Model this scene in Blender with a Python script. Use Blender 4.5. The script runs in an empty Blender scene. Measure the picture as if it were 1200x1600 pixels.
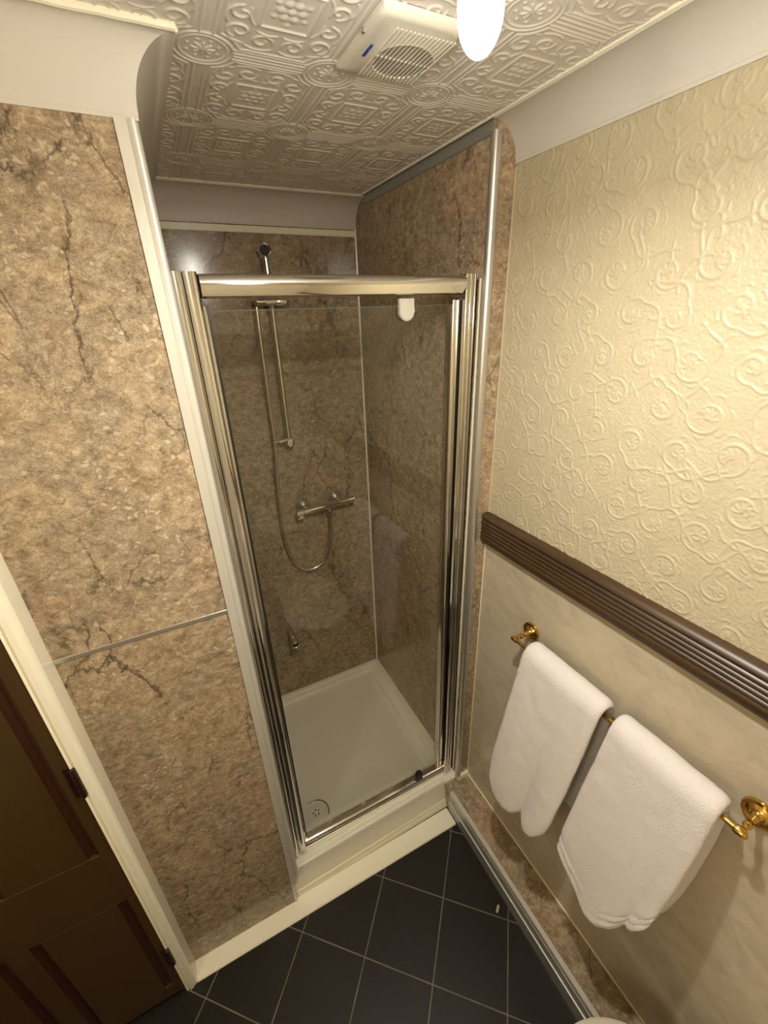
import bpy, bmesh, math, random
import numpy as np
from mathutils import Vector, Matrix, noise as mnoise

PI = math.pi
scn = bpy.context.scene
col = scn.collection
random.seed(7)

# ------------------------------------------------------------ camera, world, exposure
cam_data = bpy.data.cameras.new('camera')
cam = bpy.data.objects.new('camera', cam_data)
col.objects.link(cam)
_r = Vector((0.89150748, -0.45188101, -0.03190548))
_u = Vector((0.21685286, 0.36386603, 0.90585669))
_f = Vector((0.39773012, 0.81449682, -0.42238098))
M = Matrix((( _r.x, _u.x, -_f.x, -0.061),
            ( _r.y, _u.y, -_f.y, -0.8819),
            ( _r.z, _u.z, -_f.z, 1.919),
            (0, 0, 0, 1)))
cam.matrix_world = M
cam_data.sensor_fit = 'HORIZONTAL'
cam_data.sensor_width = 36.0
cam_data.lens = 663.06 / 1200 * 36
cam_data.clip_start = 0.01
scn.camera = cam

world = bpy.data.worlds.new('world'); scn.world = world
world.use_nodes = True
world.node_tree.nodes['Background'].inputs[0].default_value = (1.0, 0.85, 0.62, 1)
world.node_tree.nodes['Background'].inputs[1].default_value = 0.0

scn.view_settings.view_transform = 'Standard'
scn.view_settings.look = 'None'
scn.view_settings.gamma = 1
scn.view_settings.use_curve_mapping = False
scn.view_settings.exposure = 0.25
scn.cycles.max_bounces = 10
scn.cycles.diffuse_bounces = 6
scn.cycles.transparent_max_bounces = 12
scn.cycles.sample_clamp_indirect = 6.0
scn.cycles.caustics_reflective = False

LAMP = 100.0         # ceiling bulb
LAMP_COL = (1.0, 0.95, 0.85, 1)
DOWN = 8.4            # watts thrown downwards by the same bulb
FILL = 46.0            # added fill glow, an unseen globe at the left behind the camera
H = 2.288          # ceiling height
XR = 0.742         # right wall
XL = -1.16         # left wall of the room
YB = 0.80          # back wall of the shower
YREAR = -1.46
W = 0.685          # shower side panel

# ------------------------------------------------------------ materials
def srgb(r, g, b):
    def c(v):
        v /= 255.0
        return v / 12.92 if v <= 0.04045 else ((v + 0.055) / 1.055) ** 2.4
    return (c(r), c(g), c(b), 1)

class NT:
    def __init__(s, name):
        s.m = bpy.data.materials.new(name); s.m.use_nodes = True
        s.t = s.m.node_tree; s.n = s.t.nodes; s.l = s.t.links
        s.b = s.n['Principled BSDF']; s.out = s.n['Material Output']
    def node(s, typ, **kw):
        nd = s.n.new(typ)
        for k, v in kw.items(): setattr(nd, k, v)
        return nd
    def link(s, a, b): s.l.new(a, b)
    def coords(s, scale=(1, 1, 1), rot=(0, 0, 0)):
        g = s.node('ShaderNodeNewGeometry')
        mp = s.node('ShaderNodeMapping')
        mp.inputs['Scale'].default_value = scale
        mp.inputs['Rotation'].default_value = rot
        s.link(g.outputs['Position'], mp.inputs['Vector'])
        return mp.outputs[0]
    def noise(s, vec, scale, detail=4, rough=0.55, dist=0.0):
        nd = s.node('ShaderNodeTexNoise')
        nd.inputs['Scale'].default_value = scale
        nd.inputs['Detail'].default_value = detail
        nd.inputs['Roughness'].default_value = rough
        nd.inputs['Distortion'].default_value = dist
        s.link(vec, nd.inputs['Vector'])
        return nd.outputs['Fac']
    def ramp(s, fac, stops, interp='LINEAR'):
        r = s.node('ShaderNodeValToRGB')
        r.color_ramp.interpolation = interp
        els = r.color_ramp.elements
        while len(els) < len(stops): els.new(0.5)
        for e, (p, c) in zip(els, stops):
            e.position = p
            e.color = c if len(c) == 4 else (*c, 1)
        s.link(fac, r.inputs[0])
        return r.outputs[0]
    def mix(s, fac, a, b, mode='MIX'):
        m = s.node('ShaderNodeMix', data_type='RGBA', blend_type=mode)
        for sock, v in ((m.inputs[0], fac), (m.inputs[6], a), (m.inputs[7], b)):
            if isinstance(v, (int, float, tuple)): sock.default_value = v
            else: s.link(v, sock)
        return m.outputs[2]
    def math(s, op, a, b=0.0):
        m = s.node('ShaderNodeMath', operation=op)
        for sock, v in ((m.inputs[0], a), (m.inputs[1], b)):
            if isinstance(v, (int, float)): sock.default_value = v
            else: s.link(v, sock)
        return m.outputs[0]
    def bump(s, h, strength, dist=0.001):
        b = s.node('ShaderNodeBump')
        b.inputs['Strength'].default_value = strength
        b.inputs['Distance'].default_value = dist
        s.link(h, b.inputs['Height'])
        s.link(b.outputs[0], s.b.inputs['Normal'])
    def set(s, **kw):
        for k, v in kw.items():
            s.b.inputs[k.replace('_', ' ')].default_value = v
        return s

def simple(name, colr, rough=0.5, metal=0.0, spec=0.5, noise_amt=0.0, noise_scale=20, bump=0.0, bump_scale=200):
    t = NT(name)
    t.set(Roughness=rough, Metallic=metal)
    t.b.inputs['Specular IOR Level'].default_value = spec
    v = t.coords()
    if noise_amt:
        f = t.noise(v, noise_scale, 5)
        lo = tuple(c * (1 - noise_amt) for c in colr[:3]); hi = tuple(min(1, c * (1 + noise_amt)) for c in colr[:3])
        t.link(t.ramp(f, [(0.3, lo), (0.7, hi)]), t.b.inputs['Base Color'])
    else:
        t.b.inputs['Base Color'].default_value = colr
    if bump:
        t.bump(t.noise(v, bump_scale, 3), bump, 0.001)
    return t.m

def marble(name, tint=(1, 1, 1), rough=0.16):
    t = NT(name)
    v = t.coords(rot=(0.5, 0.35, 0.6))
    vs = t.coords(scale=(1.0, 1.0, 1.25), rot=(0.45, 0.7, 0.5))
    big = t.noise(v, 3.4, 7, 0.65, 0.4)
    c1 = t.ramp(big, [(0.30, (0.235, 0.172, 0.108)), (0.43, (0.345, 0.268, 0.180)), (0.52, (0.285, 0.232, 0.165)), (0.60, (0.360, 0.262, 0.178)), (0.74, (0.420, 0.340, 0.235))])
    mid = t.noise(vs, 40, 10, 0.80, 0.5)
    c2 = t.mix(t.ramp(mid, [(0.36, (0, 0, 0)), (0.64, (1, 1, 1))]), (0.55, 0.51, 0.45, 1), (1.42, 1.43, 1.43, 1))
    c = t.mix(1.0, c1, c2, 'MULTIPLY')
    fine = t.noise(vs, 150, 6, 0.75, 2.2)
    c3 = t.mix(t.ramp(fine, [(0.38, (0, 0, 0)), (0.62, (1, 1, 1))]), (0.70, 0.67, 0.62, 1), (1.28, 1.28, 1.28, 1))
    c = t.mix(1.0, c, c3, 'MULTIPLY')
    # pale angular flecks
    fl = t.node('ShaderNodeTexVoronoi'); fl.inputs['Scale'].default_value = 80; fl.inputs['Randomness'].default_value = 1.0
    wn = t.node('ShaderNodeTexNoise'); wn.inputs['Scale'].default_value = 60; wn.inputs['Detail'].default_value = 4
    t.link(vs, wn.inputs['Vector'])
    sc0 = t.node('ShaderNodeVectorMath', operation='SCALE'); sc0.inputs['Scale'].default_value = 0.03
    t.link(wn.outputs['Color'], sc0.inputs[0])
    ad0 = t.node('ShaderNodeVectorMath', operation='ADD'); t.link(vs, ad0.inputs[0]); t.link(sc0.outputs[0], ad0.inputs[1])
    t.link(ad0.outputs[0], fl.inputs['Vector'])
    sepc = t.node('ShaderNodeSeparateColor'); t.link(fl.outputs['Color'], sepc.inputs[0])
    pick = t.math('GREATER_THAN', sepc.outputs[0], 0.72)
    near = t.ramp(fl.outputs['Distance'], [(0.30, (1, 1, 1)), (0.46, (0, 0, 0))])
    msk = t.ramp(t.noise(v, 8, 4, 0.6), [(0.42, (0.12,) * 3), (0.60, (1,) * 3)])
    c = t.mix(t.math('MULTIPLY', t.math('MULTIPLY', t.math('MULTIPLY', pick, near), msk), 0.60), c, (0.58, 0.50, 0.36, 1))
    # rusty dark flecks
    dk = t.noise(vs, 55, 8, 0.75, 0.8)
    dm = t.ramp(dk, [(0.37, (1, 1, 1)), (0.43, (0, 0, 0))])
    msk2 = t.ramp(t.noise(v, 5.0, 4, 0.6), [(0.46, (0.15,) * 3), (0.60, (1,) * 3)])
    c = t.mix(t.math('MULTIPLY', t.math('MULTIPLY', dm, msk2), 0.62), c, (0.13, 0.065, 0.036, 1))
    # long thin cracks
    def crack(scale, warp_s, warp_a, width, lo, seed, strength):
        nonlocal c
        vv = t.coords(rot=(0.3 + seed, 0.2 * seed, 0.6 + 0.7 * seed), scale=(1, 1, 0.55))
        nz = t.node('ShaderNodeTexNoise'); nz.inputs['Scale'].default_value = warp_s; nz.inputs['Detail'].default_value = 8
        nz.inputs['Roughness'].default_value = 0.68
        t.link(vv, nz.inputs['Vector'])
        sub = t.node('ShaderNodeVectorMath', operation='SCALE'); sub.inputs['Scale'].default_value = warp_a
        t.link(nz.outputs['Color'], sub.inputs[0])
        add = t.node('ShaderNodeVectorMath', operation='ADD'); t.link(vv, add.inputs[0]); t.link(sub.outputs[0], add.inputs[1])
        vo = t.node('ShaderNodeTexVoronoi', feature='DISTANCE_TO_EDGE'); vo.inputs['Scale'].default_value = scale
        t.link(add.outputs[0], vo.inputs['Vector'])
        cr = t.ramp(vo.outputs['Distance'], [(0.0, (1, 1, 1)), (width * 0.4, (0.6,) * 3), (width, (0, 0, 0))])
        cm = t.ramp(t.noise(vv, scale * 1.1, 3, 0.5), [(lo, (0, 0, 0)), (lo + 0.07, (1, 1, 1))])
        c = t.mix(t.math('MULTIPLY', t.math('MULTIPLY', cr, cm), strength), c, (0.050, 0.032, 0.020, 1))
    crack(3.0, 11, 0.11, 0.011, 0.51, 0, 0.9)
    crack(6.5, 16, 0.07, 0.020, 0.53, 1, 0.8)
    crack(8.0, 20, 0.05, 0.020, 0.55, 2.3, 0.7)
    c = t.mix(1.0, c, (*tint, 1), 'MULTIPLY')
    t.link(c, t.b.inputs['Base Color'])
    t.set(Roughness=rough)
    t.b.inputs['Specular IOR Level'].default_value = 0.45
    t.bump(t.noise(t.coords(scale=(1, 1, 0.25)), 60, 3), 0.08, 0.001)
    return t.m

M_marble = marble('marble_laminate', tint=(1.12, 1.12, 1.11))
M_white = simple('white_paint', (0.64, 0.60, 0.535, 1), 0.45, bump=0.15, bump_scale=120)
M_ceil = simple('embossed_ceiling_paint', (0.80, 0.75, 0.68, 1), 0.42, bump=0.1, bump_scale=300)
M_gloss = simple('white_gloss_paint', (0.92, 0.87, 0.70, 1), 0.22, bump=0.25, bump_scale=40)
M_paper = simple('embossed_wallpaper', (0.49, 0.425, 0.285, 1), 0.42, noise_amt=0.03, bump=0.5, bump_scale=420)
M_plainwall = simple('plain_wall_paint', (0.74, 0.64, 0.45, 1), 0.6)
M_chrome = simple('chrome', (0.80, 0.78, 0.74, 1), 0.07, 1.0)
M_satin = simple('satin_aluminium', (0.66, 0.64, 0.60, 1), 0.30, 0.9)
M_creamal = simple('champagne_aluminium', (0.66, 0.63, 0.55, 1), 0.42, 0.4)
M_grey = simple('grey_aluminium', (0.42, 0.43, 0.41, 1), 0.35, 0.6)
M_steel = simple('brushed_chrome_hose', (0.78, 0.75, 0.68, 1), 0.28, 1.0)
M_brass = simple('brass', (0.70, 0.45, 0.12, 1), 0.16, 1.0)
M_plastic = simple('cream_plastic', (0.74, 0.70, 0.60, 1), 0.3)
M_acryl = simple('white_acrylic', (0.90, 0.85, 0.70, 1), 0.16)
M_sil = simple('cream_silicone', (0.80, 0.73, 0.52, 1), 0.35)
M_black = simple('black_rubber', (0.015, 0.013, 0.012, 1), 0.35)
M_dark = simple('dark_void', (0.03, 0.025, 0.02, 1), 0.6)
M_hinge = simple('dark_bronze', (0.06, 0.025, 0.018, 1), 0.3, 0.7)
M_blue = simple('blue_ink', (0.01, 0.06, 0.45, 1), 0.4)
M_ceramic = simple('white_ceramic', (0.70, 0.66, 0.54, 1), 0.12)
M_paperbit = simple('yellowed_paper', (0.5, 0.42, 0.2, 1), 0.7)

def wood(name, a, b, rough, scale=(6, 60, 60)):
    t = NT(name)
    f = t.noise(t.coords(scale=scale), 1.0, 6, 0.6, 0.8)
    t.link(t.ramp(f, [(0.3, a), (0.7, b)]), t.b.inputs['Base Color'])
    t.set(Roughness=rough)
    return t.m
M_dado = wood('dark_stained_wood', (0.038, 0.019, 0.007), (0.072, 0.038, 0.014), 0.38, (90, 5, 90))
M_door = wood('dark_brown_door', (0.050, 0.026, 0.007), (0.062, 0.032, 0.009), 0.34, (60, 60, 4))
M_moulding = wood('mahogany_moulding', (0.030, 0.008, 0.003), (0.045, 0.012, 0.005), 0.35, (60, 60, 4))

def dado_panel():
    t = NT('cream_marble_laminate')
    v = t.coords(scale=(1, 1, 1.6), rot=(0.5, 0, 0))
    f = t.noise(v, 7, 8, 0.65, 1.5)
    c = t.ramp(f, [(0.3, (0.44, 0.38, 0.27)), (0.5, (0.53, 0.46, 0.34)), (0.7, (0.58, 0.51, 0.38))])
    g = t.noise(v, 11, 6, 0.6, 2.5)
    ln = t.ramp(g, [(0.487, (0, 0, 0)), (0.5, (1, 1, 1)), (0.513, (0, 0, 0))])
    c = t.mix(t.math('MULTIPLY', ln, 0.25), c, (0.33, 0.25, 0.17, 1))
    t.link(c, t.b.inputs['Base Color'])
    t.set(Roughness=0.17)
    t.bump(t.noise(t.coords(), 12, 2), 0.12, 0.002)
    return t.m
M_cream = dado_panel()

def tile_mat():
    t = NT('slate_vinyl_tile')
    g = t.node('ShaderNodeNewGeometry')
    sx = t.node('ShaderNodeSeparateXYZ'); t.link(g.outputs['Position'], sx.inputs[0])
    px = t.math('SUBTRACT', sx.outputs[0], 0.121); py = t.math('SUBTRACT', sx.outputs[1], -0.248)
    p = 0.2265
    facs = []
    for (a, b) in ((0.74, -0.672), (0.690, 0.724)):
        s = t.math('ADD', t.math('MULTIPLY', px, a / p), t.math('MULTIPLY', py, b / p))
        fr = t.math('FRACT', t.math('ADD', s, 100.5))
        d = t.math('ABSOLUTE', t.math('SUBTRACT', fr, 0.5))
        facs.append(t.math('LESS_THAN', d, 0.0075))
    line = t.math('MAXIMUM', facs[0], facs[1])
    n = t.noise(t.coords(), 60, 6, 0.7)
    base = t.ramp(n, [(0.3, (0.010, 0.0075, 0.004)), (0.7, (0.015, 0.0115, 0.006))])
    gr = t.ramp(t.noise(t.coords(), 14, 4), [(0.35, (0.12, 0.10, 0.075)), (0.65, (0.21, 0.18, 0.13))])
    t.link(t.mix(line, base, gr), t.b.inputs['Base Color'])
    t.set(Roughness=0.42)
    t.b.inputs['Specular IOR Level'].default_value = 0.3
    t.bump(n, 0.2, 0.001)
    return t.m
M_tile = tile_mat()

def towel_mat():
    t = NT('white_terry')
    v = t.coords()
    n = t.noise(v, 380, 3, 0.7); n2 = t.noise(v, 110, 4, 0.7)
    t.b.inputs['Base Color'].default_value = (0.86, 0.80, 0.76, 1)
    t.set(Roughness=0.95)
    t.b.inputs['Specular IOR Level'].default_value = 0.1
    t.b.inputs['Sheen Weight'].default_value = 0.3
    t.bump(t.math('ADD', n, t.math('MULTIPLY', n2, 0.5)), 0.9, 0.0035)
    return t.m
M_towel = towel_mat()

def glass_mat():
    t = NT('clear_glass')
    t.n.remove(t.b)
    tr = t.node('ShaderNodeBsdfTransparent'); tr.inputs[0].default_value = (0.97, 0.975, 0.955, 1)
    gl = t.node('ShaderNodeBsdfGlossy'); gl.inputs['Roughness'].default_value = 0.0
    fr = t.node('ShaderNodeFresnel')
    gm = t.node('ShaderNodeNewGeometry')
    t.link(t.math('SUBTRACT', 1.45, t.math('MULTIPLY', gm.outputs['Backfacing'], 1.45 - 1 / 1.45)), fr.inputs[0])
    mx = t.node('ShaderNodeMixShader')
    t.link(fr.outputs[0], mx.inputs[0]); t.link(tr.outputs[0], mx.inputs[1]); t.link(gl.outputs[0], mx.inputs[2])
    t.link(mx.outputs[0], t.out.inputs[0])
    return t.m
M_glass = glass_mat()

def bulb_mat(name, strength):
    t = NT(name)
    t.b.inputs['Base Color'].default_value = (0.9, 0.9, 0.9, 1)
    t.b.inputs['Emission Color'].default_value = LAMP_COL
    t.b.inputs['Emission Strength'].default_value = strength
    return t.m
M_bulb = bulb_mat('lit_frosted_bulb', LAMP)
M_fill = bulb_mat('fill_glow', FILL)  # glow of the added fill globe

# ------------------------------------------------------------ mesh helpers
def mark(bm, ang=35):
    lim = math.radians(ang)
    for f in bm.faces: f.smooth = True
    for e in bm.edges:
        if len(e.link_faces) == 2:
            e.smooth = e.calc_face_angle(0) < lim
        else: e.smooth = True

def obj(name, bm, mat, parent=None, ang=35):
    bmesh.ops.recalc_face_normals(bm, faces=bm.faces)
    mark(bm, ang)
    off = Vector((0, 0, 0)); p = parent
    while p is not None:
        off += p.location; p = p.parent
    if off.length: bmesh.ops.translate(bm, verts=bm.verts, vec=-off)
    me = bpy.data.meshes.new(name); bm.to_mesh(me); bm.free()
    me.materials.append(mat)
    o = bpy.data.objects.new(name, me); col.objects.link(o)
    if parent is not None: o.parent = parent
    return o

def box(bm, lo, hi, bevel=0.0, seg=2):
    r = bmesh.ops.create_cube(bm, size=1)
    vs = r['verts']
    s = [hi[i] - lo[i] for i in range(3)]; c = [(hi[i] + lo[i]) / 2 for i in range(3)]
    for v in vs: v.co = Vector((v.co.x * s[0] + c[0], v.co.y * s[1] + c[1], v.co.z * s[2] + c[2]))
    if bevel > 0:
        es = {e for v in vs for e in v.link_edges}
        bmesh.ops.bevel(bm, geom=list(es), offset=bevel, segments=seg, affect='EDGES', clamp_overlap=True)

def frame_of(d):
    d = d.normalized()
    up = Vector((0, 0, 1)) if abs(d.z) < 0.9 else Vector((1, 0, 0))
    a = d.cross(up).normalized(); return a, d.cross(a).normalized()

def tube(bm, pts, r, n=16, cap=True):
    pts = [Vector(p) for p in pts]; rs = r if isinstance(r, (list, tuple)) else [r] * len(pts)
    rings = []; a = None
    for i, p in enumerate(pts):
        d = (pts[min(i + 1, len(pts) - 1)] - pts[max(i - 1, 0)]).normalized()
        if a is None: a, b = frame_of(d)
        else:
            a = (a - d * a.dot(d)).normalized(); b = d.cross(a).normalized()
        rings.append([bm.verts.new(p + (a * math.cos(t) + b * math.sin(t)) * rs[i]) for t in (2 * PI * k / n for k in range(n))])
    for i in range(len(rings) - 1):
        for k in range(n):
            bm.faces.new((rings[i][k], rings[i][(k + 1) % n], rings[i + 1][(k + 1) % n], rings[i + 1][k]))
    if cap:
        bm.faces.new(rings[0]); bm.faces.new(rings[-1])

def lathe(bm, origin, axis, prof, n=32):
    """prof: list of (distance along axis, radius)"""
    o = Vector(origin); d = Vector(axis).normalized(); a, b = frame_of(d)
    rings = []
    for (h, r) in prof:
        if r < 1e-6: rings.append([bm.verts.new(o + d * h)])
        else: rings.append([bm.verts.new(o + d * h + (a * math.cos(t) + b * math.sin(t)) * r) for t in (2 * PI * k / n for k in range(n))])
    for r0, r1 in zip(rings, rings[1:]):
        for k in range(n):
            k2 = (k + 1) % n
            if len(r0) == 1 and len(r1) == 1: continue
            if len(r0) == 1: bm.faces.new((r0[0], r1[k], r1[k2]))
            elif len(r1) == 1: bm.faces.new((r0[k], r0[k2], r1[0]))
            else: bm.faces.new((r0[k], r0[k2], r1[k2], r1[k]))
    for rg in (rings[0], rings[-1]):
        if len(rg) > 1: bm.faces.new(rg)

def prism(bm, poly, fn0, fn1):
    """poly of 2D points; fn0/fn1 map them to the 3D end sections"""
    A = [bm.verts.new(fn0(*p)) for p in poly]; B = [bm.verts.new(fn1(*p)) for p in poly]
    n = len(poly)
    for i in range(n): bm.faces.new((A[i], A[(i + 1) % n], B[(i + 1) % n], B[i]))
    bm.faces.new(A); bm.faces.new(B)

def hexa(bm, b, t):
    """b, t: 4 bottom and 4 top points"""
    B = [bm.verts.new(p) for p in b]; T = [bm.verts.new(p) for p in t]
    for i in range(4): bm.faces.new((B[i], B[(i + 1) % 4], T[(i + 1) % 4], T[i]))
    bm.faces.new(B); bm.faces.new(T)

def thing(name, label, cat, loc, group=None):
    o = bpy.data.objects.new(name, None); col.objects.link(o)
    o.location = loc; o.empty_display_size = 0.05
    o['label'] = label; o['category'] = cat
    if group: o['group'] = group
    return o

def tag(o, label, cat, group=None):
    o['label'] = label; o['category'] = cat
    if group: o['group'] = group
    return o

def struct(name, bm, mat, label=None, ang=35):
    o = obj(name, bm, mat, None, ang); o['kind'] = 'structure'
    if label: o['label'] = label
    return o

def arc(cx, cy, r, a0, a1, n):
    return [(cx + r * math.cos(math.radians(a0 + (a1 - a0) * i / n)), cy + r * math.sin(math.radians(a0 + (a1 - a0) * i / n))) for i in range(n + 1)]

# ------------------------------------------------------------ relief height fields
class Field:
    def __init__(s, x0, y0, w, h, step):
        s.x0, s.y0, s.step = x0, y0, step
        s.nx = int(round(w / step)) + 1; s.ny = int(round(h / step)) + 1
        s.X, s.Y = np.meshgrid(x0 + np.arange(s.nx) * step, y0 + np.arange(s.ny) * step, indexing='ij')
        s.Z = np.zeros((s.nx, s.ny)); s.pw = 3
    def stroke(s, pts, width, height, taper=False):
        pts = np.array(pts)
        wv = np.full(len(pts), width)
        if taper:
            q = np.linspace(0, 1, len(pts)); wv = width * (0.35 + 0.65 * np.sin(PI * np.clip(q * 0.9 + 0.08, 0, 1)))
        pad = width * 2.2
        i0 = max(0, int((pts[:, 0].min() - pad - s.x0) / s.step)); i1 = min(s.nx, int((pts[:, 0].max() + pad - s.x0) / s.step) + 2)
        j0 = max(0, int((pts[:, 1].min() - pad - s.y0) / s.step)); j1 = min(s.ny, int((pts[:, 1].max() + pad - s.y0) / s.step) + 2)
        if i0 >= i1 or j0 >= j1: return
        X = s.X[i0:i1, j0:j1]; Y = s.Y[i0:i1, j0:j1]
        best = np.zeros_like(X)
        for (a, b, wa) in zip(pts[:-1], pts[1:], wv):
            d = b - a; L = d @ d + 1e-12
            t = np.clip(((X - a[0]) * d[0] + (Y - a[1]) * d[1]) / L, 0, 1)
            D = np.hypot(X - a[0] - t * d[0], Y - a[1] - t * d[1])
            best = np.maximum(best, np.exp(-(D / (wa * 1.15)) ** s.pw))
        s.Z[i0:i1, j0:j1] = np.maximum(s.Z[i0:i1, j0:j1], best * height)
    def dot(s, x, y, r, h): s.stroke([(x, y), (x + 1e-5, y)], r, h)

def spiral(cx, cy, r, turns, a0, hand, rmin=0.15, n=26):
    out = []
    for i in range(n + 1):
        q = i / n
        rr = r * (1 - (1 - rmin) * q)
        a = a0 + hand * turns * 2 * PI * q
        out.append((cx + rr * math.cos(a), cy + rr * math.sin(a)))
    return out

# ------------------------------------------------------------ CEILING
def build_ceiling():
    pw, ph = 0.200, 0.262
    T = Field(-pw / 2, -ph / 2, pw, ph, 0.001)      # one repeat, square in the middle, medallions at the corners
    def sym(fn):
        for sx in (1, -1):
            for sy in (1, -1): fn(sx, sy)
    w = 0.0014
    # corner medallions
    for cx in (-pw / 2, pw / 2):
        for cy in (-ph / 2, ph / 2):
            for rr, hh in ((0.043, 1.0), (0.035, 0.8)):
                T.stroke([(cx + rr * math.cos(a), cy + rr * math.sin(a)) for a in np.linspace(0, 2 * PI, 49)], w, hh)
            for k in range(8):
                a = k * PI / 4
                T.dot(cx + 0.024 * math.cos(a + PI / 8), cy + 0.024 * math.sin(a + PI / 8), 0.002, 0.8)
                T.stroke([(cx + 0.004 * math.cos(a), cy + 0.004 * math.sin(a)), (cx + 0.015 * math.cos(a), cy + 0.015 * math.sin(a))], 0.0017, 0.9)
            T.dot(cx, cy, 0.003, 1)
    # reeded bands along x, flat bars along y
    for cy in (-ph / 2, ph / 2):
        for o in (-0.0135, -0.0045, 0.0045, 0.0135):
            T.stroke([(-pw / 2 + 0.044, cy + o), (pw / 2 - 0.044, cy + o)], w, 0.8)
    for cx in (-pw / 2, pw / 2):
        for o in (-0.009, 0.009):
            T.stroke([(cx + o, -ph / 2 + 0.044), (cx + o, ph / 2 - 0.044)], w, 1.0)
    # frame line that swerves round the medallions
    def fr(sx, sy):
        a = [(0, ph / 2 - 0.020), (pw / 2 - 0.058, ph / 2 - 0.020)]
        b = [(pw / 2 + 0.053 * math.cos(t), ph / 2 + 0.053 * math.sin(t)) for t in np.radians(np.linspace(200, 250, 9))]
        c = [(pw / 2 - 0.018, ph / 2 - 0.056), (pw / 2 - 0.018, 0)]
        T.stroke([(sx * x, sy * y) for x, y in a + b + c], w, 0.9)
        # scrolls
        for (cx, cy, r, tn, a0, hd) in ((0.024, 0.080, 0.0170, 1.15, PI * 0.9, 1), (0.058, 0.064, 0.0190, 1.15, 0.4 * PI, -1),
                                         (0.060, 0.024, 0.0160, 1.05, -0.5 * PI, 1)):
            T.stroke([(sx * x, sy * y) for x, y in spiral(cx, cy, r, tn, a0, hd, 0.3)], 0.0016, 0.95, True)
            T.stroke([(sx * x, sy * y) for x, y in spiral(cx, cy, r * 0.66, 0.5, a0 + 2.0 * hd, hd, 0.6, 12)], 0.0015, 0.7, True)
        for (x0, y0, x1, y1, bow) in ((0.006, 0.098, 0.045, 0.098, 0.006), (0.048, 0.094, 0.074, 0.074, 0.006), (0.076, 0.050, 0.072, 0.012, 0.006),
                                       (0.040, 0.046, 0.050, 0.010, 0.004), (0.004, 0.060, 0.034, 0.058, 0.004)):
            P = []
            for i in range(11):
                q = i / 10; bx = (y1 - y0); by = -(x1 - x0); L = math.hypot(bx, by)
                P.append((sx * (x0 + (x1 - x0) * q - bx / L * bow * math.sin(PI * q)), sy * (y0 + (y1 - y0) * q - by / L * bow * math.sin(PI * q))))
            T.stroke(P, 0.0015, 0.8, True)
    sym(fr)
    # flower square
    a, b = 0.034, 0.042
    T.stroke([(-a, -b), (a, -b), (a, b), (-a, b), (-a, -b)], 0.0017, 1.0)
    for k in range(6):
        t = k * PI / 3
        T.dot(0.014 * math.cos(t), 0.017 * math.sin(t), 0.0055, 0.9)
        T.dot(0.024 * math.cos(t + 0.5), 0.030 * math.sin(t + 0.5), 0.0035, 0.6)
    T.dot(0, 0, 0.005, 1)
    step = 0.0014
    xa, xb, ya, yb = -0.30, 0.742, -0.56, 0.80
    nx = int(round((xb - xa) / step)) + 1; ny = int(round((yb - ya) / step)) + 1
    xs = xa + np.arange(nx) * (xb - xa) / (nx - 1); ys = ya + np.arange(ny) * (yb - ya) / (ny - 1)
    u = (((xs - 0.10) / pw) % 1.0) * pw      # 0 at a medallion
    v = (((ys - 0.01) / ph) % 1.0) * ph
    ui = ((u + pw / 2) % pw - 0); vi = ((v + ph / 2) % ph)
    # tile index 0 is a medallion row
    iu = u / T.step; iv = v / T.step
    i0 = np.floor(iu).astype(int) % (T.nx - 1); fu = (iu - np.floor(iu))[:, None]
    j0 = np.floor(iv).astype(int) % (T.ny - 1); fv = (iv - np.floor(iv))[None, :]
    Z = T.Z
    g = lambda i, j: Z[np.ix_(i % (T.nx - 1), j % (T.ny - 1))]
    hgt = g(i0, j0) * (1 - fu) * (1 - fv) + g(i0 + 1, j0) * fu * (1 - fv) + g(i0, j0 + 1) * (1 - fu) * fv + g(i0 + 1, j0 + 1) * fu * fv
    edge = np.minimum.reduce([np.ones((nx, ny)), (np.arange(nx)[:, None] / 3.0) + 0 * ys[None, :], ((nx - 1 - np.arange(nx))[:, None] / 3.0) + 0 * ys[None, :],
                              0 * xs[:, None] + np.arange(ny)[None, :] / 3.0, 0 * xs[:, None] + (ny - 1 - np.arange(ny))[None, :] / 3.0])
    zz = H - 0.0019 * hgt * edge
    X, Y = np.meshgrid(xs, ys, indexing='ij')
    co = np.stack([X, Y, zz], -1).reshape(-1, 3)
    idx = np.arange(nx * ny).reshape(nx, ny)
    q = np.stack([idx[:-1, :-1], idx[:-1, 1:], idx[1:, 1:], idx[1:, :-1]], -1).reshape(-1, 4)
    extra = []; ev = []
    n0 = len(co)
    for (x0, x1, y0, y1) in ((XL - 0.1, xa, YREAR - 0.1, yb + 0.05), (xa, xb + 0.05, YREAR - 0.1, ya), (xb, xb + 0.05, ya, yb + 0.05), (xa, xb, yb, yb + 0.05)):
        k = n0 + len(ev)
        ev += [(x0, y0, H), (x0, y1, H), (x1, y1, H), (x1, y0, H)]
        extra.append((k, k + 1, k + 2, k + 3))
    # closed top so the ceiling is a slab
    k = n0 + len(ev)
    ev += [(XL - 0.1, YREAR - 0.1, H + 0.05), (XL - 0.1, yb + 0.05, H + 0.05), (xb + 0.05, yb + 0.05, H + 0.05), (xb + 0.05, YREAR - 0.1, H + 0.05)]
    extra.append((k, k + 1, k + 2, k + 3))
    return make_grid_mesh('ceiling', np.vstack([co, ev]), q, extra, M_ceil)

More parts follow.
